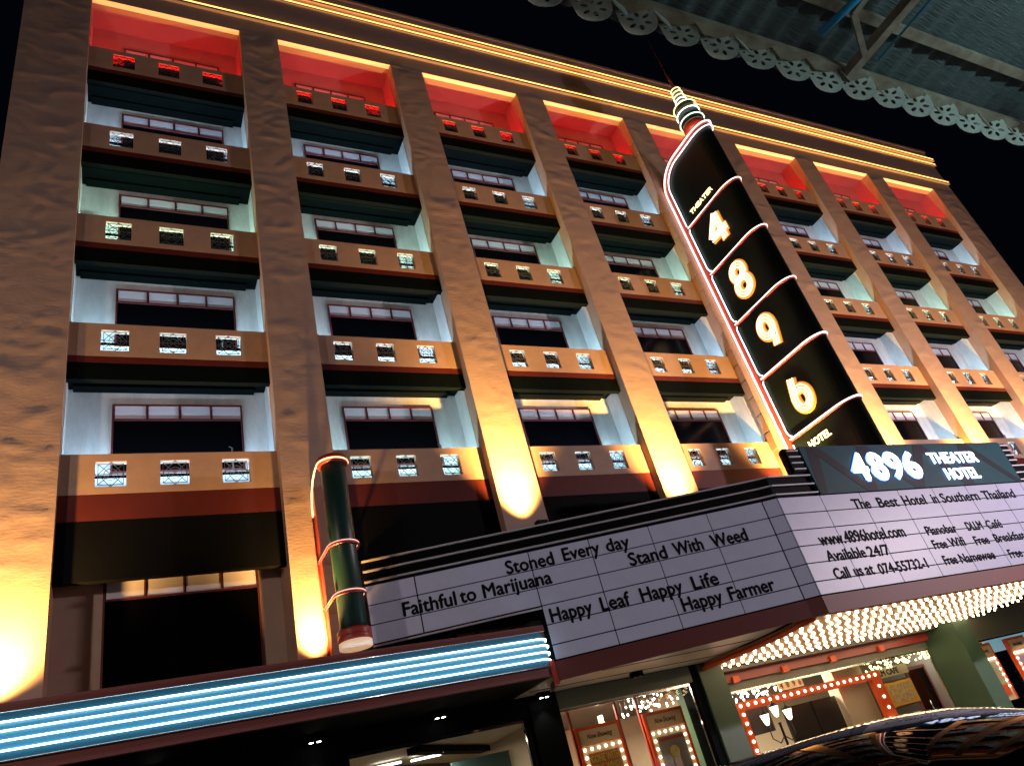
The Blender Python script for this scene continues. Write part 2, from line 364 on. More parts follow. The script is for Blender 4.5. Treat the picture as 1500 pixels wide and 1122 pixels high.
# fascia (maroon) below the letter panels
fa = MB()
slab(fa, wpt, 3.35, Lw, 3.80, 4.16, 0, .03); slab(fa, fpt, 0, Lf, 3.80, 4.16, 0, .03); slab(fa, frpt, 13.13, mx(13.13), 3.80, 4.16, 0, .03)
slab(fa, mir(fpt), 0, Lf, 3.80, 4.16, 0, .03); slab(fa, mir(wpt), 3.35, Lw, 3.80, 4.16, 0, .03)
slab(fa, wpt, 3.35, 3.40, 3.80, 4.16, -1.2, 0)
obj('fascia', fa, MAROON, MQ)
obj('fascia_end_cap', slab(MB(), wpt, 3.25, 3.345, 3.74, 4.2, -.06, .06), REDM, MQ)
rows = [6.42, 6.02, 5.63, 5.26, 4.87, 4.47, 4.18]
g = .013
def panels(fn, cols, low_from=None, keep=None):
    for j in range(6):
        for k in range(len(cols) - 1):
            if low_from is not None and j >= 3 and cols[k] < low_from: continue
            mb = slab(MB(), fn, cols[k] + g, cols[k+1] - g, rows[j+1] + g, rows[j] - g, .002, .03)
            obj('letter_panel', mb, LP, MQ)
wcols = [-.02, .98, 3.39, 4.72, 6.09, 7.47, 8.82]
panels(wpt, wcols, 3.3); panels(fpt, [0, Lf]); fcols = [13.13, 14.49, 15.86, 17.27, 18.64, 20.05, 21.44, 22.6, 23.47]
panels(frpt, fcols); panels(mir(fpt), [0, Lf]); panels(mir(wpt), [0.98, 3.39, 4.72, 6.09, 7.47, 8.82], 3.3)
lip = slab(MB(), wpt, -.02, 3.38, 5.20, 5.235, 0, .04)
obj('panel_rail', lip, STRIPE, MQ)
# striped crown
STR = [6.48, 6.70, 6.92]
for z in STR:
    mb = MB(); slab(mb, wpt, -.02, Lw + .01, z, z + .035, .0, .045); slab(mb, fpt, 0, Lf, z, z + .035, .0, .045); slab(mb, frpt, 13.13, 14.5 + (6.92 - z) * .0, z, z + .035, .0, .045)
    obj('crown_stripe', mb, STRIPE, MQ)
    mb = MB(); slab(mb, mir(wpt), -.02, Lw + .01, z, z + .035, .0, .045); slab(mb, mir(fpt), 0, Lf, z, z + .035, .0, .045); slab(mb, mir(frpt), 13.13, 13.9, z, z + .035, .0, .045)
    obj('crown_stripe', mb, STRIPE, MQ)
for xa_, xb_ in ((14.02, 14.52), (22.72, 23.2)): obj('crown_flank', MB().box(xa_, xb_, -3.02, -2.8, 6.985, 7.68), BLACKP, MQ, bevel=.05)
for z in (7.09, 7.25, 7.41, 7.57):
    obj('crown_stripe', MB().box(14.09, 14.47, -3.05, -3.022, z, z + .035), STRIPE, MQ)
    obj('crown_stripe', MB().box(22.76, 23.16, -3.05, -3.022, z, z + .035), STRIPE, MQ)
SB = obj('sign_box', MB().box(14.524, 22.716, -3.06, -2.78, 6.43, 7.69), TEAL, MQ)
zz_ = [(14.6, 6.45), (15.1, 7.67), (16.6, 6.45), (17.2, 7.67), (18.6, 6.45), (19.3, 7.67), (20.7, 6.45), (21.4, 7.67), (22.65, 6.45)]
zz_ = [(14.58, 6.44), (14.95, 7.66), (16.35, 6.44), (16.75, 7.66), (18.2, 6.44), (19.0, 7.66), (20.3, 6.44), (20.95, 7.66), (22.6, 6.44)]
for k in range(len(zz_) - 1):
    (xa, za), (xb, zb_) = zz_[k], zz_[k+1]; h = .19; yo = -3.064 - .002 * (k % 2)
    vs = [(xa - h, yo, za), (xa + h, yo, za), (xb + h, yo, zb_), (xb - h, yo, zb_)]
    vs = [(min(max(v[0], 14.53), 22.71), v[1], v[2]) for v in vs]
    mb = MB().add(vs + [(v[0], -3.0605, v[2]) for v in vs], [(0,1,2,3),(7,6,5,4),(0,4,5,1),(1,5,6,2),(2,6,7,3),(3,7,4,0)])
    obj('zigzag_band', mb, NAVY, SB)

# lettering
_cap = {}
def text_data(s, off=0.0, shear=0.0, ext=.004):
    cu = bpy.data.curves.new('lettering', 'FONT'); cu.body = s; cu.offset = off; cu.shear = shear; cu.extrude = ext; cu.resolution_u = 3; cu.size = 1
    o = bpy.data.objects.new('t', cu); COL.objects.link(o); bpy.context.view_layer.update()
    me = bpy.data.meshes.new_from_object(o.evaluated_get(bpy.context.evaluated_depsgraph_get())); bpy.data.objects.remove(o); bpy.data.curves.remove(cu)
    return me
def lettering(s, fn, s0, s1, zb_, cap, mtl, parent, off=.03, shear=0, o0=.031, o1=.036, name='lettering', wordcap='H'):
    if mtl is INK and parent is MQ: zb_ += random.uniform(-.009, .009)
    bold = off; me = text_data(s, 0, shear); hme = text_data('H', 0, 0)
    ch = max(v.co.y for v in hme.vertices) - min(v.co.y for v in hme.vertices); b0 = min(v.co.y for v in hme.vertices)
    xs = [v.co.x for v in me.vertices]; xa, xb = min(xs), max(xs); zs_ = [v.co.z for v in me.vertices]; za, zb2 = min(zs_), max(zs_)
    vs = []
    for v in me.vertices:
        t = (v.co.z - za) / max(1e-6, zb2 - za)
        vs.append(fn(s0 + (v.co.x - xa) / (xb - xa) * (s1 - s0), zb_ + (v.co.y - b0) / ch * cap, o0 + (o1 - o0) * t))
    if bold:
        vs = []; q = 0; mb = MB(); fcs = [tuple(p.vertices) for p in me.polygons]
        for dx, dz in ((-1, 0), (1, 0), (0, -1), (0, 1), (0, 0)):
            vv = []
            for v in me.vertices:
                t = (v.co.z - za) / max(1e-6, zb2 - za)
                vv.append(fn(s0 + (v.co.x - xa) / (xb - xa) * (s1 - s0) + dx*bold*cap*1.4, zb_ + (v.co.y - b0) / ch * cap + dz*bold*cap*1.4, o0 + (o1 - o0) * t + q*.0007))
            mb.add(vv, fcs); q += 1
    else: mb = MB().add(vs, [tuple(p.vertices) for p in me.polygons])
    bpy.data.meshes.remove(me); bpy.data.meshes.remove(hme)
    return obj(name, mb, mtl, parent)
r1, r2, r3, r4, r5 = 6.05, 5.66, 5.28, 4.89, 4.50
for s, a, b, z in (('Stoned', 2.86, 3.88, r1), ('Every', 4.10, 4.90, r1), ('day', 5.06, 5.57, r1), ('Stand', 5.45, 6.29, r2), ('With', 6.47, 7.13, r2), ('Weed', 7.34, 8.17, r2),
                   ('Faithful', .65, 1.72, r2), ('to', 1.81, 2.13, r2), ('Marijuana', 2.29, 3.73, r2), ('Happy', 3.51, 4.38, r4), ('Leaf', 4.58, 5.2, r4), ('Happy', 5.45, 6.36, r4), ('Life', 6.6, 7.17, r4),
                   ('Happy', 6.23, 7.11, r5), ('Farmer', 7.28, 8.31, r5)):
    lettering(s, wpt, a, b, z, .27, INK, MQ)
for s, a, b, z, c in (('The', 15.44, 16.04, 6.0, .25), ('Best', 16.33, 17.07, 6.0, .25), ('Hotel', 17.28, 18.14, 6.0, .25), ('in', 18.42, 18.65, 5.99, .25), ('Southern', 18.79, 20.38, 5.98, .25), ('Thailand', 20.58, 22.02, 5.97, .25),
                      ('www.4896hotel.com', 13.8, 16.72, 5.22, .27), ('Available', 13.80, 15.05, 4.85, .24), ('24/7', 15.15, 15.88, 4.84, .24), ('Call', 13.78, 14.25, 4.46, .24), ('us', 14.42, 14.68, 4.46, .24), ('at', 14.78, 15.05, 4.46, .24), ('074-55732-1', 15.22, 16.93, 4.44, .23),
                      ('Pianobar', 17.52, 18.70, 5.20, .22), ('DLLM', 19.15, 19.80, 5.20, .22), ('Caf\u00e9', 19.99, 20.64, 5.19, .22), ('Free', 17.50, 18.02, 4.83, .22), ('Wifi', 18.13, 18.74, 4.83, .22), ('Free', 19.15, 19.72, 4.81, .22), ('Breakfast', 20.0, 21.33, 4.80, .22),
                      ('Free', 17.58, 18.07, 4.42, .22), ('Namewee', 18.2, 19.6, 4.41, .22), ('Free', 20.21, 20.75, 4.37, .22)):
    lettering(s, frpt, a, b, z, c, INK, MQ)
SIGNW = glow('white_channel_letter', (.80, .90, 1), 4); HALO = glow('blue_halo_letter_back', (.05, .22, 1), 3.0)
for s, a, b, z, c in (('4', 16.0, 16.50, 6.74, .66), ('8', 16.72, 17.18, 6.74, .66), ('9', 17.36, 17.84, 6.74, .66), ('6', 18.02, 18.52, 6.74, .66)):
    lettering(s, frpt, a - .04, b + .04, z - .03, c + .06, HALO, SB, off=.04, o0=.062, o1=.085, name='letter_halo')
    lettering(s, frpt, a, b, z, c, SIGNW, SB, off=.02, o0=.09, o1=.13, name='sign_digit')
for s, a, b, z, c in (('THEATER', 19.16, 21.25, 7.09, .30), ('HOTEL', 19.5, 20.92, 6.61, .30)):
    lettering(s, frpt, a - .015, b + .015, z - .012, c + .024, HALO, SB, off=.02, o0=.062, o1=.07, name='letter_halo')
    lettering(s, frpt, a, b, z, c, SIGNW, SB, off=0, o0=.075, o1=.10, name='sign_letters')
# ceilings under the marquee
obj('wing_ceiling', prism(MB(), [(7.66, -.9), (12.84, -2.8), (13.05, -1.3), (12.9, .99), (7.6, .99)], 3.93, 3.975), CEIL, MQ)
BP = prism(MB(), [(12.95, -2.86), (mx(12.95), -2.86), (mx(13.1), -1.4), (mx(12.7), 2.0), (12.7, 2.0), (12.96, .4), (13.14, -.5), (13.18, -1.4), (13.1, -2.2)], 3.80, 3.92)
obj('bulb_ceiling', BP, GLOSSC, MQ)
obj('curved_trim', MB().tube([(12.66, 1.9, 3.80), (12.92, .4, 3.80), (13.1, -.5, 3.80), (13.14, -1.4, 3.80), (13.0, -2.2, 3.80), (12.9, -2.8, 3.80)], .06, 6), ORANGE, MQ)
obj('ceiling_joint', MB().bar((7.7, .45, 3.926), (12.9, .30, 3.926), .02, .01).bar((9.0, -.5, 3.926), (12.9, -.9, 3.926), .015, .01), BLACKP, MQ)
bulbs = []
for ix in range(37):
    for iy in range(12):
        x = 13.36 + ix * .30 + (iy % 2) * .07 + random.uniform(-.03, .03); y = -2.78 + iy * .415
        lim = 13.2 if -2 < y < -.2 else 13.1
        if x < lim: continue
        bulbs.append((x, y))
def bulb_mb(r=.037): return MB().lathe((0, 0, 0), [(.010, .05), (.014, .03), (r, .012), (r*1.02, -.004), (r*.7, -.026), (.004, -.034)], 8)
bme, bc = bulb_mb().mesh('light_bulb', BULB)
bulbs.sort(key=lambda p: p[0]**2 + (p[1] + 14.4)**2)
for x, y in bulbs[:300]: put(bpy.data.objects.new('light_bulb', bme), (x, y, 3.745), MQ)
rest = MB()
for x, y in bulbs[300:]:
    rest.lathe((x, y, 3.762), [(.010, .037), (.014, .02), (.033, .005), (.034, -.008), (.023, -.03), (.004, -.038)], 8)
obj('light_bulbs', rest, BULB, MQ, kind='stuff')
obj('ceiling_beam', MB().box(12.9, 22.6, 2.0, 2.14, 3.48, 3.795), REDM, MQ)
for x in (14.4, 16.2, 18.1, 20.2): obj('beam_lamp', MB().box(x, x + .22, 1.93, 2.0, 3.44, 3.60), ORANGE, MQ)

# ------------------------------------------------------------------ blade sign
BL = empty('blade_sign', (18.2, -1.2, 7.7), 'tall black blade sign with neon edge, lit digits 4 8 9 6 and ringed spire', 'vertical sign')
X0, X1, NR, NY = 17.9, 18.5, .49, -2.16   # NR: mean radius of the elliptical nose
def plan(s, off=0.0):
    if s <= -NY: return (X0 - off, -s)
    a = (s + NY) / NR
    if a <= math.pi: return (18.2 - (.30 + off) * math.cos(a), NY - (.62 + off) * math.sin(a))
    return (X1 + off, NY + (s + NY - math.pi*NR))
def bp(s, z, off=0): x, y = plan(s, off); return (x, y, z)
RA = 1.15; ZTOP = 20.98
def sback(z):
    if z <= ZTOP - RA: return 0.0
    d = z - (ZTOP - RA); return RA - math.sqrt(max(0, RA*RA - d*d))
zs = [7.0, 9, 12, 15, 18, ZTOP - RA] + [ZTOP - RA + RA*math.sin(R(a)) for a in range(10, 91, 10)]
body = MB(); ringn = 20; vs = []
for z in zs:
    sb = sback(z)
    pts = [(X0, -sb), (X0, NY*.5 - sb*.3)] + [plan(-NY + NR*math.pi*k/(ringn-4)) for k in range(ringn - 3)] + [(X1, -sb)]
    n_ = len(pts); vs += [(x, y, z) for x, y in pts]
fs = [(i*n_ + k, i*n_ + (k+1) % n_, (i+1)*n_ + (k+1) % n_, (i+1)*n_ + k) for i in range(len(zs)-1) for k in range(n_)] + [tuple(range((len(zs)-1)*n_, len(zs)*n_)), tuple(reversed(range(n_)))]
body.add(vs, fs); obj('sign_body', body, SIGNBLK, BL)
def edge_path(inset, zlo, off, nose=True, smax=None):
    """outline parallel to the back edge, inset towards the nose"""
    r = max(.05, RA - inset); pts = [(inset, zlo), (inset, ZTOP - RA)]
    pts += [(inset + r - r*math.cos(R(a)), ZTOP - RA + r*math.sin(R(a))) for a in range(10, 91, 10)]
    s = RA + .3
    while s < -NY + (NR*math.pi if nose else 0) + .01: pts.append((s, ZTOP - inset)); s += .12
    return [bp(a, b, off) for a, b in pts]
# red back edge: a band on the side face and the closing strip behind it
def band(i0, i1, off0, off1, zlo):
    a = edge_path(i0, zlo, off1); b = edge_path(i1, zlo, off1); c = edge_path(i0, zlo, off0); d = edge_path(i1, zlo, off0); n = len(a)
    mb = MB(); vs = a + b + c + d; fs = []
    for k in range(n - 1): fs += [(k, k+1, n+k+1, n+k), (k, 2*n+k, 2*n+k+1, k+1), (n+k, n+k+1, 3*n+k+1, 3*n+k)]
    return mb.add(vs, fs)
obj('red_edge_band', band(-.06, .30, -.02, .035, 7.2), REDM, BL)
obj('red_back_strip', MB().box(X0 - .03, X1 + .03, .0, .07, 7.2, ZTOP - RA), REDM, BL)
obj('neon_tube', MB().tube(edge_path(.08, 7.7, .07), .028, 6), NEONW, BL)
DV = [18.02, 15.86, 13.68, 11.54, 9.36]
tops_ = [None] + DV
for k, z in enumerate(DV):
    ss = [.30 + (-NY - .30 + NR*math.pi*.78) * j / 30 for j in range(31)]
    obj('divider_band', MB().tube([bp(s, z, .008) for s in ss], .030, 6), REDM, BL)
    obj('neon_tube', MB().tube([bp(s, z + .04, .045) for s in ss], .018 if k < 3 else .026, 6), NEONW if k > 1 else NEONW, BL)
obj('neon_tube', MB().tube(edge_path(.30, 18.14, .065), .02, 6), NEONC, BL)
for a, b in zip(DV[:-1], DV[1:]):
    obj('neon_tube', MB().tube([bp(.36, a - .08, .065), bp(.31, a - .18, .065), bp(.31, b + .3, .065), bp(.36, b + .14, .065), bp(.44, b + .08, .065)], .02, 6), NEONC, BL)
obj('neon_tube', MB().tube([bp(.33, 9.2, .065), bp(.33, 8.6, .065)], .02, 6), NEONC, BL)
# digits
def offset_path(pts, d):
    out = []; n = len(pts)
    for i in range(n):
        a = Vector(pts[max(0, i-1)]); b = Vector(pts[min(n-1, i+1)]); t = (b - a).normalized(); out.append((pts[i][0] - t.y*d, pts[i][1] + t.x*d))
    return out
def arc(cx, cz, rx, rz, a0, a1, n=20): return [(cx + rx*math.cos(R(a0 + (a1-a0)*k/n)), cz + rz*math.sin(R(a0 + (a1-a0)*k/n))) for k in range(n+1)]
def ribbon(mb, pts, w_, o0, o1, fn):
    a = offset_path(pts, w_); b = offset_path(pts, -w_); n = len(pts)
    vs = [fn(*p, o1) for p in a] + [fn(*p, o1) for p in b] + [fn(*p, o0) for p in a] + [fn(*p, o0) for p in b]; fs = []
    for k in range(n-1): fs += [(k, k+1, n+k+1, n+k), (k, 2*n+k, 2*n+k+1, k+1), (n+k, n+k+1, 3*n+k+1, 3*n+k)]
    fs += [(0, n, 3*n, 2*n), (n-1, 2*n+n-1, 3*n+n-1, n+n-1)]
    return mb.add(vs, fs)
def digit(paths, s0, z0, fn, parent):
    P = [[(s0 + x, z0 + z) for x, z in p] for p in paths]
    bk = MB()
    for q, p in enumerate(P): ribbon(bk, p, .18, .003, .045 + .003*q, fn)
    o = obj('sign_digit', bk, AMBER, parent)
    nt = MB()
    for p in P:
        for d in (-.095, 0, .095): nt.tube([fn(a, b, .08) for a, b in offset_path(p, d)], .018, 6)
    obj('digit_neon', nt, NEOND, o)
def lin(a, b, n=4): return [(a[0] + (b[0]-a[0])*k/n, a[1] + (b[1]-a[1])*k/n) for k in range(n+1)]
d8 = [arc(0, .27, .24, .27, 90, 450, 24)[:], arc(0, -.27, .27, .29, 90, 450, 24)[:]]
d9 = [arc(0, .22, .24, .32, -50, -350, 24) + lin((.24, .12), (.10, -.50), 7)]
d6 = [lin((-.10, .52), (-.25, -.08), 7) + arc(0, -.2, .25, .32, 172, 480, 24)[1:]]
d4 = [lin((.20, .55), (-.34, -.16), 6), lin((-.34, -.20), (.46, -.20), 5), lin((.20, .52), (.20, -.56), 7)]
for dd, z, s in ((d4, 17.02, 1.36), (d8, 14.84, 1.34), (d9, 12.62, 1.36), (d6, 10.42, 1.38)): digit(dd, s, z, bp, BL)
lettering('THEATER', bp, .68, 1.92, 18.36, .17, NEONWW, BL, off=.01, o0=.004, o1=.03, name='neon_word')
lettering('HOTEL', bp, .82, 1.66, 8.82, .20, NEONWW, BL, off=.02, o0=.004, o1=.03, name='neon_word')
# spire
SX, SY = 18.08, -2.33
prof = [(.34, 20.95), (.36, 21.1), (.35, 21.3), (.42, 21.32), (.42, 21.62), (.37, 21.64), (.38, 21.98), (.36, 22.0), (.34, 22.24), (.20, 22.28), (.20, 22.5), (.17, 22.52), (.17, 22.74), (.16, 22.76), (.16, 22.96), (.14, 22.98), (.14, 23.2), (.08, 23.26), (.05, 23.4)]
obj('spire', MB().lathe((SX, SY, 0), prof, 24), CYL, BL)
obj('red_collar', MB().lathe((SX, SY, 0), [(.33, 20.9), (.42, 20.99), (.42, 21.2), (.36, 21.26)], 24), REDM, BL)
def ring(r, z, m, t=.022):
    obj('neon_ring', MB().tube([(SX + r*math.cos(k*math.pi/12), SY + r*math.sin(k*math.pi/12), z) for k in range(24)], t, 6, closed=True), m, BL)
for r, z, m in ((.45, 21.38, NEONG), (.42, 21.78, NEONC), (.42, 22.14, NEONWW), (.23, 22.34, NEONWW), (.21, 22.54, NEONC), (.20, 22.74, NEONWW), (.19, 22.94, NEONWW), (.17, 23.14, NEONWW)): ring(r, z, m)
obj('mast', MB().tube([(SX, SY, 23.3), (SX, SY, 24.2), (SX, SY, 24.21), (SX, SY, 26.2)], [.055, .045, .028, .012], 8), MAROON, BL)

# ------------------------------------------------------------------ green cylinder sign
CS = empty('cylinder_sign', (3.86, -.85, 5.0), 'dark green vertical cylinder with red rings standing on the neon canopy by the second pillar', 'cylinder sign')
obj('cylinder', MB().lathe((3.86, -.85, 0), [(.25, 5.12), (.25, 8.62), (.22, 8.66)], 28), CYL, CS)
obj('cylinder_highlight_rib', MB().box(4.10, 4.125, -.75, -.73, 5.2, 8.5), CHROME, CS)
obj('base_collar', MB().lathe((3.86, -.85, 0), [(.27, 5.10), (.31, 5.12), (.31, 5.2), (.285, 5.22), (.31, 5.24), (.31, 5.3), (.275, 5.32)], 28), REDM, CS)
obj('lit_base', MB().lathe((3.86, -.85, 0), [(.20, 4.99), (.30, 5.0), (.30, 5.095), (.2, 5.1)], 28), glow('warm_base_light', (1, .62, .35), .5), CS)
def uring(z, m, r=.305, t=.02, z2=None, yb=-.03):
    z2 = z if z2 is None else z2
    pts = [(3.86 - r, yb, z2), (3.86 - r, -.85, z)] + [(3.86 - r*math.cos(k*math.pi/12), -.85 - r*math.sin(k*math.pi/12), z) for k in range(1, 12)] + [(3.86 + r, -.85, z), (3.86 + r, yb + .1, z2)]
    return MB().tube(pts, t, 6)
for z in (6.9, 5.94):
    obj('ring_tube', uring(z, REDM, .30, .022), REDM, CS); obj('neon_tube', uring(z + .045, NEONW, .30, .011), glow('dim_pink_neon', (1, .4, .35), 1.2), CS)
obj('top_cap', MB().lathe((3.86, -.85, 0), [(.26, 8.64), (.31, 8.66), (.31, 8.80), (.2, 8.86), (.02, 8.88)], 28), REDM, CS)
loop = [(3.86 + .31*math.cos(R(a)), -.85 - .31*math.sin(R(a)), 8.70) for a in range(0, 181, 15)] + [(3.55, -.6, 8.68), (3.55, -.35, 8.58), (3.55, -.16, 8.38), (3.55, -.07, 8.15), (3.55, -.05, 7.9)]
obj('neon_tube', MB().tube(loop, .02, 6), glow('orange_neon', (1, .45, .2), 2.2), CS)
obj('shade_plate', MB().box(3.565, 3.58, -.27, -.005, 5.0, 8.6), REDM, CS)  # plate added to keep the floodlight off the pillar's right side
obj('back_rail', MB().tube([(3.55, -.05, 8.0), (3.55, -.05, 5.0)], .022, 6), REDM, CS)

# ------------------------------------------------------------------ neon canopy
NC = empty('neon_canopy', (.5, -.5, 3.9), 'long low entrance canopy with bulging blue face and four cool white neon tubes', 'canopy')
CX0, CX1 = -7.0, 7.56
def cprof(t):  # t 0 bottom..1 top
    return -1.02 - .10 * math.sin(math.pi * t), 4.10 + .65 * t
fc = MB(); n = 12; ends = [(CX0, 0), (CX1 - .15, 0), (CX1 - .06, .03), (CX1, .10), (CX1 + .02, .2), (CX1 + .02, .45)]
vs = []
for x, dy in ends:
    for k in range(n + 1): y, z = cprof(k / n); vs.append((x, y + dy, z))
fc.add(vs, [(i*(n+1)+k, (i+1)*(n+1)+k, (i+1)*(n+1)+k+1, i*(n+1)+k+1) for i in range(len(ends)-1) for k in range(n)], True)
obj('blue_face', fc, BLUEF, NC)
for z in (4.60, 4.47, 4.34, 4.215):
    t = (z - 4.10) / .65; y = cprof(t)[0] - .035
    obj('neon_tube', MB().tube([(CX0, y, z), (0, y, z), (CX1 - .22, y, z), (CX1 - .1, y + .015, z), (CX1, y + .07, z - .01), (CX1 + .05, y + .17, z - .02), (CX1 + .06, y + .35, z - .02)], .013, 6), CANTUBE, NC)
obj('top_band', MB().box(CX0, CX1 + .05, -1.0, -.80, 4.765, 4.89), MAROON, NC)
obj('top_trim', MB().tube([(CX0, -1.03, 4.756), (CX1, -1.03, 4.756)], .012, 6), CHROME, NC)
obj('bottom_trim', MB().tube([(CX0, -1.03, 4.094), (CX1, -1.03, 4.094)], .012, 6), CHROME, NC)
obj('bottom_lip', MB().box(CX0, CX1, -.98, -.86, 3.92, 4.085), MAROON, NC)
obj('canopy_roof', MB().box(CX0, CX1 - .05, -.8, .96, 4.62, 4.86), MAROON, NC)
obj('canopy_soffit', MB().box(CX0, CX1 + .2, -.86, 1.0, 3.945, 4.0), BLACKP, NC)
WBOX = MB().box(5.6, 7.2, .0, .4, 4.9, 5.2)
for k, (x, nm) in enumerate(((.64, 'nearest the left edge of the canopy'), (3.33, 'under the canopy below the green cylinder'), (5.81, 'above the left end of the first shop window'), (8.2, 'on the dark pier at the canopy end'), (10.49, 'under the wing ceiling above the poster window'))):
    y = .80 if k < 4 else .5; on = k < 4
    d = empty('downlight', (x, y, 3.80), 'small black twin ceiling spotlight %s' % nm, 'downlight', 'twin downlights under the canopy')
    obj('lamp_housing', MB().box(x - .15, x + .15, y - .07, y + .07, 3.82, 3.94), BLACKP, d, bevel=.01)
    for q in (-.07, .07):
        obj('lamp_lens', MB().lathe((x + q, y - .02, 3.812), [(.015, 0), (.04, .0), (.04, .02)], 10), glow('downlight_lens', (1, .97, .9), 14) if on else CHROME, d)
    if on: light('downlight_beam', 'SPOT', (x, y, 3.79), 12, (1, .93, .8), d, (x, y, 0), spot_size=R(90), spot_blend=.6, shadow_soft_size=.03)

# ------------------------------------------------------------------ ground-floor shop fronts (y = 1.0 .. 2.1)
def col(x0, x1, y0=1.0, y1=2.2, m=COLG): return obj('column', MB().box(x0, x1, y0, y1, .13, 3.93), m, B, bevel=.01)
col(7.9, 8.62, 1.0, 1.5, BLACKP); col(12.62, 13.37, 1.0, 2.2); col(22.6, 23.35, 1.0, 2.3)
obj('column', MB().box(12.40, 12.60, 1.06, 1.6, .13, 3.93), DGREEN, B)
obj('shop_wall', MB().holes(-7, 7.9, .13, 3.942, [(3.95, 7.82, .5, 3.52)], 1.05, 1.25), BLACKP, B)
obj('header', MB().box(8.62, 12.40, 1.05, 1.3, 3.56, 3.93), mat('grey_green_header', (.16, .19, .15), .5), B)
obj('header', MB().box(13.37, 22.6, 2.16, 2.35, 3.28, 3.79), mat('grey_header', (.22, .22, .18), .5), B)
obj('header', MB().box(23.35, 30, 1.3, 1.5, 3.1, 3.93), mat('dark_header', (.10, .11, .08), .5), B)
def shopwin(x0, x1, y, z0, z1, nmul, label=None):
    mb = MB().box(x0, x1, y, y + .05, z1 - .05, z1).box(x0, x1, y, y + .05, z0, z0 + .05).box(x0, x0 + .05, y, y + .05, z0 + .05, z1 - .05).box(x1 - .05, x1, y, y + .05, z0 + .05, z1 - .05)
    o = obj('shop_window', mb, CHROME, B)
    wd = (x1 - x0 - .1) / nmul
    for k in range(nmul): obj('window_pane', MB().box(x0 + .05 + k*wd + .003, x0 + .05 + (k+1)*wd - .003, y + .02, y + .03, z0 + .05, z1 - .05), GLASSM, o)
shopwin(3.96, 7.81, 1.14, .5, 3.51, 2); shopwin(8.63, 12.39, 1.14, .4, 3.55, 2); shopwin(13.38, 22.59, 2.2, .2, 3.27, 6); shopwin(23.36, 28, 1.36, .2, 3.09, 3)
# interiors
INT = lambda nm, mb, m: obj(nm, mb, m, B)
INT('interior_wall', MB().box(3.0, 30, 7.0, 7.1, .1, 4.2), INWALL)
INT('interior_wall', MB().box(8.3, 8.38, 1.5, 7.0, .1, 3.9), INWALL)
INT('interior_wall', MB().box(13.3, 13.38, 2.36, 4.5, .1, 3.9), INWALL)
INT('interior_wall', MB().box(3.0, 3.1, 1.3, 7, .1, 3.9), INWALL)
INT('interior_ceiling', MB().box(8.4, 30, 1.55, 7.0, 3.70, 3.78), INDARK)
INT('interior_ceiling', MB().box(3.1, 8.28, 1.3, 7.0, 3.50, 3.6), INWALL)
INT('interior_floor', MB().box(3.0, 30, 1.3, 7.0, .13, .16), PAVE)
INT('ceiling_beam', MB().bar((5.4, 1.5, 3.42), (8.1, 4.2, 3.42), .3, .12), BLACKP)
INT('ceiling_beam', MB().bar((3.6, 2.3, 3.44), (7.9, 6.6, 3.44), .45, .08), mat('brown_ceiling_beam', (.16, .10, .07), .6))
INT('ceiling_strip_light', MB().box(5.9, 6.6, 3.2, 3.28, 3.40, 3.44).box(5.0, 5.6, 3.0, 3.08, 3.40, 3.44), glow('strip_light', (1, .98, .93), 5))
INT('partition', MB().box(6.8, 8.25, 3.2, 3.25, .16, 3.2), mat('teal_partition', (.07, .15, .16), .4))
INT('partition', MB().box(16.9, 19.0, 3.2, 3.3, .16, 2.68), mat('dark_doorway', (.02, .015, .012), .3))
INT('partition', MB().box(19.05, 20.3, 3.0, 3.4, .16, 3.69), INWALL)
INT('partition', MB().box(13.4, 15.5, 4.5, 4.6, .16, 2.2), mat('brown_counter', (.25, .14, .08), .5))
INT('partition', MB().box(10.9, 11.0, 3.2, 3.3, .16, 3.5), mat('white_frame_wall', (.6, .55, .48), .5))
INT('partition', MB().box(8.6, 9.9, 3.4, 3.5, 2.2, 3.5), mat('grey_unit', (.12, .10, .11), .5))
light('shop_light', 'AREA', (10.6, 2.6, 3.6), 320, (1, .80, .55), B, (10.6, 2.9, 0), shape='RECTANGLE', size=2.5, size_y=1.2)
light('shop_light', 'AREA', (6.0, 3.2, 3.35), 90, (1, .82, .6), B, (6, 3.3, 0), shape='RECTANGLE', size=1.5, size_y=1.2)
light('shop_light', 'AREA', (17.0, 4.1, 3.6), 520, (1, .80, .55), B, (17, 3.6, 0), shape='RECTANGLE', size=5, size_y=1.2)
light('shop_light', 'AREA', (26.0, 3.0, 3.6), 220, (1, .80, .6), B, (26, 3, 0), shape='RECTANGLE', size=4, size_y=1.5)

INT('partition', MB().box(13.4, 16.8, 3.7, 3.8, 2.2, 3.69), mat('dark_upper_wall', (.05, .045, .05), .5))
INT('partition', MB().box(20.4, 24.5, 3.7, 3.8, .16, 3.69), mat('grey_shop_wall', (.12, .11, .10), .5))
cd_ = INT('cafe_door', MB().box(22.3, 22.38, 3.1, 3.18, .16, 2.95).box(23.2, 23.28, 3.1, 3.18, .16, 2.95).box(22.38, 23.2, 3.1, 3.18, 2.87, 2.95), MAROON)
obj('door_leaf', MB().box(22.39, 22.78, 3.12, 3.15, .16, 2.86), DARKG, cd_); obj('door_leaf', MB().box(22.80, 23.19, 3.12, 3.15, .16, 2.86), DARKG, cd_)
obj('door_handle', MB().tube([(22.74, 3.09, 1.0), (22.74, 3.09, 1.9)], .015, 6), CHROME, cd_)
INT('counter', MB().box(14.0, 15.4, 3.3, 3.5, .16, 1.95), mat('counter_brown', (.3, .17, .09), .4))
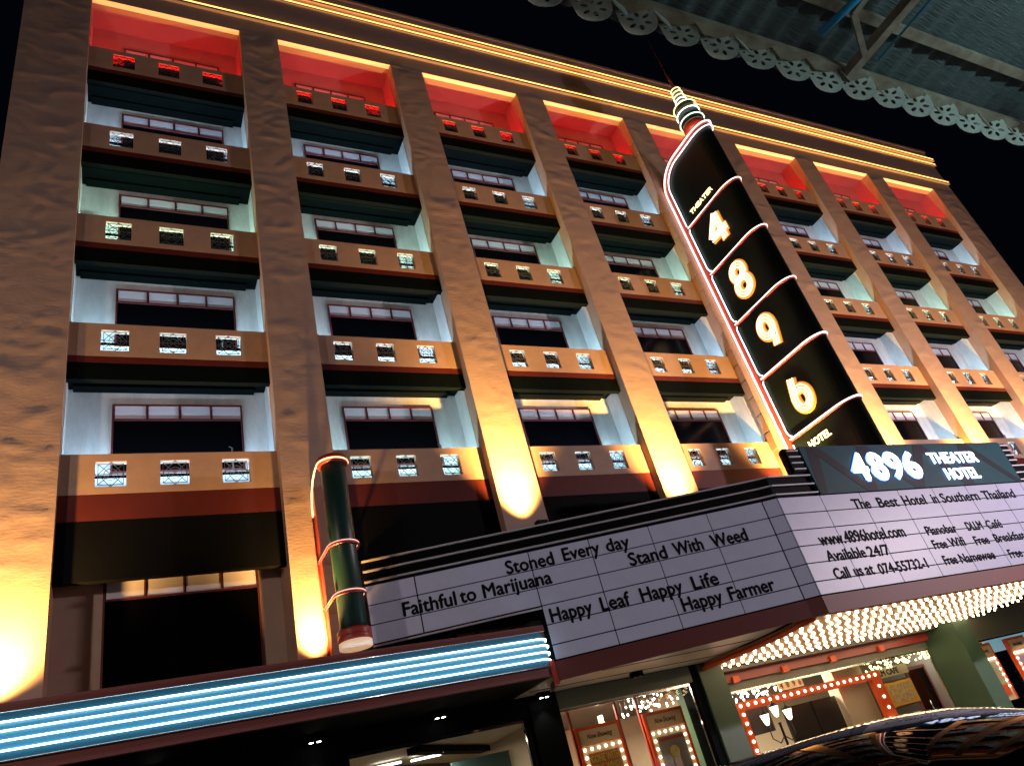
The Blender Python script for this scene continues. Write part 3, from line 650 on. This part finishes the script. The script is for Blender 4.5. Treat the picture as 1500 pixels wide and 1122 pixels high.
INT('wall_cabinet', MB().box(13.6, 14.8, 3.5, 3.69, 2.2, 2.75), mat('cabinet_cream', (.55, .45, .36), .4))
INT('door_post', MB().box(17.92, 17.96, 3.15, 3.2, .16, 2.68), CHROME)
INT('blue_panel', MB().box(23.5, 23.75, 2.9, 2.95, 1.6, 2.6), mat('pale_blue_poster', (.4, .55, .7), .4, emit=(.5, .7, .9), es=.25))
INT('coffer_rail', MB().bar((13.4, 2.9, 3.66), (22.6, 2.9, 3.66), .05).bar((13.4, 4.1, 3.66), (22.6, 4.1, 3.66), .05), STEEL)
def bulbrow(parent, pts, r=.028, m=BULBS, y=0):
    me, c = MB().lathe((0, 0, 0), [(.006, -.04), (r, -.015), (r, .008), (r*.6, .03), (.004, .035)], 8, axis='y').mesh('light_bulb', m)
    for p in pts: put(bpy.data.objects.new('light_bulb', me), (p[0], p[1], p[2] - r), parent)
def poster_frame(x0, x1, y, ztop, zbot, label, art, head=True, cat='poster display'):
    o = empty('poster_display', ((x0+x1)/2, y, .16), label, cat)
    hh = .30
    mb = MB().box(x0, x0 + .07, y, y + .12, zbot, ztop).box(x1 - .07, x1, y, y + .12, zbot, ztop).box(x0 + .07, x1 - .07, y, y + .12, ztop - .07, ztop).box(x0 + .07, x1 - .07, y + .03, y + .12, zbot, ztop - .07)
    obj('display_frame', mb, ORANGE, o)
    if head:
        obj('header_panel', MB().box(x0 + .08, x1 - .08, y - .01, y + .028, ztop - .07 - hh, ztop - .075), CREAM, o)
        lettering('Now Showing', lambda s, z, off=0: (s, y - .012 - off, z), x0 + .26, x1 - .26, ztop - .07 - hh*.66, .11, INK, o, off=0, shear=.35, o0=0, o1=.004)
    zt = ztop - .07 - (hh if head else 0) - .02
    obj('poster_border', MB().box(x0 + .07, x1 - .07, y + .012, y + .028, zbot, zt), CREAM, o)
    mg = .19
    obj('poster', MB().box(x0 + mg, x1 - mg, y, y + .01, zbot + .1, zt - mg*.9), art, o)
    n = 6; pts = [(x0 + .13 + (x1 - x0 - .26)*k/(n-1), y, zt - .08) for k in range(n)]
    z = zt - .24
    while z > max(zbot + .05, 1.6): pts += [(x0 + .13, y, z), (x1 - .13, y, z)]; z -= .17
    bulbrow(o, pts)
    return o, zt - mg*.9, (x0 + mg, x1 - mg)
for _d in ((6.35, .22), (6.75, .18)): tag(obj('wall_box', MB().box(_d[0], _d[0] + .34, _d[1], _d[1] + .2, 4.95, 5.3), BEIGE), 'small tan box on the wall behind the canopy, %s one' % ('left' if _d[0] < 6.5 else 'right'), 'box')
ART1 = mat('orange_poster_print', (.70, .14, .05), .5, var=.3, vscale=3, dirt=(.55, .20, .05)); ART2 = mat('brown_poster_print', (.22, .17, .12), .5, var=.6, vscale=5, dirt=(.35, .28, .2))
o, zt, (pa, pb) = poster_frame(9.2, 10.4, 1.62, 3.17, .6, 'red framed bulb-lit poster display with orange poster, left one in the shop window', ART1)
lettering('GONE WITH', lambda s, z, off=0: (s, 1.615 - off, z), pa + .04, pb - .04, zt - .19, .14, mat('yellow_print', (.85, .60, .10), .5), o, o0=0, o1=.003)
lettering('THE WIND', lambda s, z, off=0: (s, 1.615 - off, z), pa + .1, pb - .1, zt - .36, .12, bpy.data.materials['yellow_print'], o, o0=0, o1=.003)
obj('poster_figure', MB().lathe(((pa+pb)/2 + .12, 1.60, zt - .62), [(.01, 0), (.17, .003), (.17, .012)], 18, axis='y'), mat('dark_hair_print', (.05, .02, .02), .5), o)
obj('display_post', MB().box(9.14, 9.19, 1.66, 1.72, .2, 3.55).box(10.42, 10.47, 1.66, 1.72, .2, 3.55), REDM, o)
o, zt, (pa, pb) = poster_frame(11.1, 12.25, 1.62, 3.17, .6, 'red framed bulb-lit display with brown poster, next to the green column', ART2)
obj('poster_figure', MB().lathe(((pa+pb)/2, 1.60, zt - .36), [(.01, 0), (.13, .003), (.13, .012)], 18, axis='y'), mat('gold_print', (.6, .42, .10), .5), o)
obj('poster_figure', MB().box((pa+pb)/2 - .10, (pa+pb)/2 + .10, 1.603, 1.612, zt - 1.1, zt - .48), mat('bronze_print', (.45, .25, .14), .5, var=.4, vscale=12), o)
obj('poster_title', MB().box(pa + .03, pb - .03, 1.606, 1.613, zt - .10, zt - .03), REDM, o)
obj('display_post', MB().box(11.02, 11.07, 1.66, 1.72, .2, 3.55), REDM, o)
o, zt, (pa, pb) = poster_frame(23.75, 24.75, 1.62, 3.0, 1.3, 'white bulb framed poster box beside the right green column', mat('yellow_green_print', (.55, .42, .2), .5, var=.4, vscale=6))
obj('poster_title', MB().box(pa + .05, pb - .05, 1.60, 1.615, 1.45, 1.75), ORANGE, o)
poster_frame(25.6, 26.6, 1.62, 3.0, 1.0, 'pink and blue bulb-framed poster box at the far right edge', mat('pink_print', (.6, .2, .25), .5, var=.5, vscale=4, dirt=(.2, .4, .5)))
tag(obj('wall_panel', MB().box(24.9, 27.5, 1.9, 1.95, 2.7, 3.3), mat('pale_blue_lightbox', (.3, .6, .7), .4, emit=(.3, .65, .8), es=.4)), 'pale blue light box panel high behind the far right poster box', 'light box')
tag(obj('yellow_strip', MB().box(23.4, 24.7, 1.75, 1.8, 3.05, 3.15), mat('yellow_strip', (.8, .5, .03), .5, emit=(1, .6, .02), es=.2)), 'yellow strip above the white bulb framed poster box', 'strip')
# strings of small lights inside
def string_lights(n, x0, x1, y0, y1, z0, z1, label, m=BULBS, r=.026, group='strings of lights inside the foyer'):
    o = empty('string_lights', ((x0+x1)/2, (y0+y1)/2, z0), label, 'string lights', group)
    me, c = MB().lathe((0, 0, 0), [(.004, .03), (r, .01), (r, -.012), (.004, -.03)], 6).mesh('light_bulb', m)
    wire = MB()
    for k in range(n):
        x = x0 + (x1 - x0)*((k * .618) % 1); y = random.uniform(y0, y1); z = z0 + (z1 - z0)*random.random()
        put(bpy.data.objects.new('light_bulb', me), (x, y, z), o); wire.bar((x, y, z + .03), (x, y, z1 + .08), .006)
    obj('wire', wire, IRON, o)
string_lights(90, 13.5, 16.4, 2.4, 3.0, 3.04, 3.30, 'dense string of small white lights above the red entrance frame, left part')
string_lights(46, 10.9, 12.35, 1.7, 2.4, 3.2, 3.6, 'loose string of white lights in the top corner of the poster window')
YB = glow('yellow_bulb', (1, .78, .3), 10)
string_lights(80, 20.3, 23.6, 2.4, 3.0, 3.02, 3.28, 'string of yellowish lights above the cafe sign', YB)
# entrance frame
EF = empty('entrance_frame', (17.6, 2.6, .16), 'orange red doorway frame studded with round bulbs in the glass entrance', 'door frame')
obj('frame_lintel', MB().box(14.75, 20.45, 2.55, 2.68, 2.80, 3.02), ORANGE, EF)
obj('frame_post', MB().box(14.75, 14.95, 2.552, 2.678, .16, 2.798), ORANGE, EF); obj('frame_post', MB().box(20.0, 20.45, 2.552, 2.678, .16, 2.798), ORANGE, EF)
bulbrow(EF, [(14.85 + k*.27, 2.54, 2.92) for k in range(21)] + [(14.85, 2.54, 2.7 - k*.22) for k in range(8)] + [(20.22, 2.54, 2.6 - k*.3) for k in range(5)], .04, glow('frame_bulb', (1, .85, .6), 8))
NB = empty('number_sign', (16.8, 2.5, 3.08), 'four small cream tiles reading 4896 above the entrance frame', 'number sign')
for k, ch in enumerate('4896'):
    x = 16.35 + k*.24
    t = obj('number_tile', MB().box(x, x + .22, 2.5, 2.53, 3.06, 3.30), mat('lit_cream_tile', (.9, .6, .35), .5, emit=(1, .5, .2), es=.5), NB)
    lettering(ch, lambda s, z, off=0: (s, 2.498 - off, z), x + .07, x + .16, 3.11, .14, REDM, t, o0=0, o1=.003)
tag(obj('cafe_sign', MB().box(20.5, 22.2, 2.9, 2.95, 2.80, 3.08), mat('grey_taupe_sign', (.40, .34, .27), .5)), 'taupe DLLM CAFE fascia sign behind the entrance glass', 'sign')
cs = bpy.data.objects['cafe_sign']
lettering('DLLM CAFE', lambda s, z, off=0: (s, 2.898 - off, z), 20.55, 21.75, 2.86, .15, INK, cs, o0=0, o1=.004)
MBD = obj('menu_board', MB().box(20.62, 21.95, 2.75, 2.81, 1.92, 2.66), mat('yellow_orange_board', (.85, .45, .08), .45), bevel=.03, label='yellow orange menu board below the cafe sign', cat='menu board')
obj('menu_print', MB().box(20.78, 21.79, 2.742, 2.749, 2.04, 2.54), mat('menu_print', (.75, .60, .30), .5, var=.6, vscale=9, dirt=(.35, .2, .12)), MBD)
LPO = empty('lamp_post', (14.4, .9, .13), 'black iron lamp post with three white lanterns in front of the entrance glass', 'lamp post')
obj('post', MB().lathe((14.4, .9, 0), [(.12, .13), (.12, .3), (.05, .4), (.035, 1.0), (.03, 2.2), (.05, 2.25)], 12), IRON, LPO)
for dx, h in ((-.38, 2.25), (0, 2.38), (.38, 2.25)):
    x = 14.4 + dx
    if dx: obj('arm', MB().tube([(14.4, .9, 1.95), (14.4 + dx*.5, .9, 1.82), (x, .9, 1.95), (x, .9, h - .02)], .015, 6), IRON, LPO)
    la = obj('lantern', MB().lathe((x, .9, 0), [(.03, h), (.06, h + .04), (.11, h + .22), (.12, h + .24)], 6), glow('lantern_glass', (1, .88, .65), 3.2), LPO)
    obj('lantern_cap', MB().lathe((x, .9, 0), [(.13, h + .243), (.06, h + .31), (.015, h + .34), (.01, h + .42)], 6), IRON, la)

# ------------------------------------------------------------------ black car
CAR = empty('parked_car', (3.68, -10.3, 0), 'glossy black car with a curved windscreen reflecting the neon blade sign', 'car')
def carloft(stations, mtl, name, n=18, cy=3.68):
    vs = []
    for y, zt_, zb2, hw, pw_ in stations:
        for k in range(n + 1):
            u = -1 + 2*k/n; a = math.pi * k / n
            cx_ = -math.cos(a); sz = math.sin(a)
            x = hw * (abs(cx_) ** (2/pw_)) * (1 if cx_ > 0 else -1); z = zb2 + (zt_ - zb2) * (sz ** (2/pw_))
            vs.append((cy + x, y, z))
    m_ = len(stations)
    fs = [(i*(n+1)+k, i*(n+1)+k+1, (i+1)*(n+1)+k+1, (i+1)*(n+1)+k) for i in range(m_-1) for k in range(n)]
    fs += [tuple(range(n+1)), tuple(reversed(range((m_-1)*(n+1), m_*(n+1))))]
    return obj(name, MB().add(vs, fs, True), mtl, CAR)
st = []
for k in range(9):
    q = k/8; y = -12.25 + 1.25*q; st.append((y, 1.64 - .33*(1-q)**2, .9, .90 + .10*q, 3.2))
for k in range(1, 7): q = k/6; st.append((-11.0 + 2.2*q, 1.64 - .05*q*q, .9, 1.0, 3.2))
for k in range(1, 5): q = k/4; st.append((-8.8 + .8*q, 1.59 - .55*q*q, .9, 1.0 - .06*q, 3.2))
carloft(st, CARG, 'windscreen_and_roof')
carloft([(-13.1, .62, .3, .72, 4), (-13.0, .78, .28, .86, 4), (-12.7, .92, .26, .95, 5), (-12.1, 1.03, .25, 1.0, 5), (-11, 1.06, .25, 1.02, 5), (-9, 1.08, .25, 1.02, 5), (-8, 1.06, .26, 1.0, 5), (-7.6, .9, .3, .92, 4), (-7.5, .7, .35, .8, 4)], CARB, 'body')
for sx in (-1, 1):
    for y in (-12.2, -8.6):
        x = 3.68 + sx*.93
        t = obj('wheel', MB().lathe((x, y, .33), [(.2, -.11), (.31, -.11), (.33, -.08), (.33, .08), (.31, .11), (.2, .11)], 24, axis='x'), RUBBER, CAR)
        obj('rim', MB().lathe((x, y, .33), [(.05, -.09), (.2, -.095), (.2, .095), (.05, .09)], 12, axis='x'), CHROME, t)
    obj('headlight', MB().lathe((3.68 + sx*.62, -12.98, .68), [(.02, -.08), (.11, -.06), (.12, .05)], 14, axis='y'), mat('headlight_glass', (.6, .6, .6), .1), CAR)
    obj('wing_mirror', MB().lathe((3.68 + sx*1.12, -11.9, 1.12), [(.02, -.1), (.09, -.08), (.1, .04), (.03, .09)], 12, axis='y'), CARB, CAR)
obj('roof_rail', MB().tube([(2.72, -10.9, 1.50), (2.72, -9, 1.48)], .02, 6).tube([(4.64, -10.9, 1.50), (4.64, -9, 1.48)], .02, 6), CHROME, CAR)
obj('bumper', MB().box(2.95, 4.41, -13.14, -13.02, .3, .48), CARB, CAR, bevel=.03)

# ------------------------------------------------------------------ awning over the viewer
AW = empty('awning', (4, -14.5, 4.2), 'grey corrugated metal awning on cream steel purlins with pierced scalloped edge, overhead at top right', 'awning')
sh = MB(); nx = 420; xa, xb = -2.5, 9.5; vs = []
ys = [-13.16, -13.6, -14.4, -15.4, -16.6]
for y in ys:
    for k in range(nx + 1):
        x = xa + (xb - xa)*k/nx; vs.append((x, y, 4.30 + .014*math.sin(x*2*math.pi/.13) + (-13.16 - y)*.02))
sh.add(vs, [(i*(nx+1)+k, i*(nx+1)+k+1, (i+1)*(nx+1)+k+1, (i+1)*(nx+1)+k) for i in range(len(ys)-1) for k in range(nx)], True)
obj('roof_sheet', sh, SHEETM, AW)
obj('edge_beam', MB().box(xa, xb, -13.30, -13.255, 4.205, 4.25), STEEL, AW)
for y, z in ((-13.51, 4.252), (-13.95, 4.26), (-14.4, 4.27), (-15.2, 4.285)): obj('purlin', MB().box(xa, xb, y - .02, y + .02, z, z + .032), STEEL, AW)
for x in (-1.38, .07, 1.53, 2.98, 4.43, 5.88, 7.33):
    obj('rafter', MB().box(x - .022, x + .022, -16.5, -13.262, 4.155, 4.20), STEEL, AW)
    obj('brace', MB().bar((x - .22, -13.535, 4.19), (x - .02, -13.40, 4.16), .025).bar((x - .24, -13.9, 4.19), (x - .22, -13.535, 4.19), .03), STEEL, AW)
obj('conduit', MB().tube([(3.035, -13.4, 4.14), (3.035, -16, 4.14)], .006, 6), BLUEPVC, AW)
tag(obj('pipe', MB().tube([(2.66, -13.42, 4.17), (2.70, -13.58, 4.17), (2.95, -14.6, 4.20)], .017, 8), BLUEPVC), 'short blue plastic pipe hanging under the awning', 'pipe')
# pierced valance pieces
def curve_mesh(name, splines, ext, m):
    cu = bpy.data.curves.new(name, 'CURVE'); cu.dimensions = '2D'; cu.fill_mode = 'BOTH'; cu.extrude = ext
    for pts in splines:
        sp = cu.splines.new('POLY'); sp.points.add(len(pts)-1); sp.use_cyclic_u = True
        for p, q in zip(sp.points, pts): p.co = (q[0], q[1], 0, 1)
    o = bpy.data.objects.new('t', cu); COL.objects.link(o); bpy.context.view_layer.update()
    me = bpy.data.meshes.new_from_object(o.evaluated_get(bpy.context.evaluated_depsgraph_get())); bpy.data.objects.remove(o); bpy.data.curves.remove(cu)
    me.transform(Matrix.Rotation(math.pi/2, 4, 'X')); me.name = name; me.materials.clear(); me.materials.append(m); return me
cir = lambda cx, cz, r, rz=None, n=12, a0=0: [(cx + r*math.cos(2*math.pi*k/n + a0), cz + (rz or r)*math.sin(2*math.pi*k/n + a0)) for k in range(n)]
out = [(0, .0), (.15, 0), (.15, -.06)] + [(.075 + .072*math.cos(R(a)), -.085 + .07*math.sin(R(a))) for a in range(0, -181, -20)] + [(0, -.06)]
pet = []
for k in range(6):
    a = R(30 + 60*k); cx, cz = .075 + .037*math.cos(a), -.078 + .037*math.sin(a)
    pet.append([(cx + .017*math.cos(t)*math.cos(a) - .010*math.sin(t)*math.sin(a), cz + .017*math.cos(t)*math.sin(a) + .010*math.sin(t)*math.cos(a)) for t in [2*math.pi*q/8 for q in range(8)]])
pet.append(cir(.02, -.03, .008, n=6)); pet.append(cir(.13, -.03, .008, n=6))
med = curve_mesh('valance_medallion', [out] + pet, .0015, VALM)
bud = curve_mesh('valance_bud', [[(0, 0), (.085, 0), (.09, -.06), (.075, -.10), (.05, -.125), (.042, -.15), (.034, -.125), (.01, -.10), (-.005, -.06)]], .0015, VALM)
x = .2; k = 0
while x < 7.6:
    o = put(bpy.data.objects.new('valance_medallion', med), (x, -13.225, 4.235), AW); o.rotation_euler = (R(4 + random.uniform(-3, 3)), 0, R(-24 + random.uniform(-7, 7))); dx, dy = .15*math.cos(R(24)), -.15*math.sin(R(24))
    o = put(bpy.data.objects.new('valance_bud', bud), (x + dx, -13.225 + dy, 4.235), AW); o.rotation_euler = (R(-4), 0, R(20 + random.uniform(-6, 6)))
    x += dx + .085*math.cos(R(20)); k += 1

# ------------------------------------------------------------------ unseen street lamps on the viewer's side, for the ambient facade light
def street_lamp(x, y, h, power, label, colr=(1, .72, .62)):
    o = empty('street_lamp', (x, y, .13), label, 'street lamp', 'street lamps along the road')
    obj('pole', MB().tube([(x, y, .13), (x, y, h*.6), (x, y, h)], [.10, .08, .06], 12), STEEL, o)
    obj('arm', MB().tube([(x, y, h - .05), (x, y + .8, h + .15), (x, y + 1.5, h + .2)], .035, 8), STEEL, o)
    hd = obj('lamp_head', MB().box(x - .16, x + .16, y + 1.3, y + 2.0, h + .14, h + .26), STEEL, o, bevel=.02)
    obj('lamp_lens', MB().box(x - .13, x + .13, y + 1.35, y + 1.95, h + .115, h + .138), glow('street_lamp_lens', colr, 3), hd)
    light('street_lamp_light', 'POINT', (x, y + 1.65, h + .02), power, colr, o, shadow_soft_size=.25)
street_lamp(27, -13.8, 7.0, 8800, 'tall unseen street lamp across the road, right of the viewer', (1, .80, .86))
street_lamp(-9, -13.8, 7.0, 2600, 'tall unseen street lamp across the road, left of the viewer', (1, .79, .70))

# tube light added out of view to brighten the awning from below
FT = empty('added_batten', (4.2, -14.75, 3.1), 'long tube light added out of view beside the viewer to light the awning', 'tube light')
obj('tube_housing', MB().box(3.0, 5.4, -14.77, -14.73, 3.10, 3.14), STEEL, FT)
obj('lamp_tube', MB().tube([(3.02, -14.75, 3.18), (5.38, -14.75, 3.18)], .014, 8), glow('awning_fill_tube', (.7, 1, .95), 6), FT)
for rx in (3.1, 5.3): obj('hanging_rod', MB().bar((rx, -14.75, 3.14), (rx, -14.75, 4.25), .008), STEEL, FT)
light('awning_fill_light', 'AREA', (4.2, -14.75, 3.21), 17, (.70, 1, .98), FT, (4.2, -14.2, 4.3), shape='RECTANGLE', size=2.3, size_y=.05)
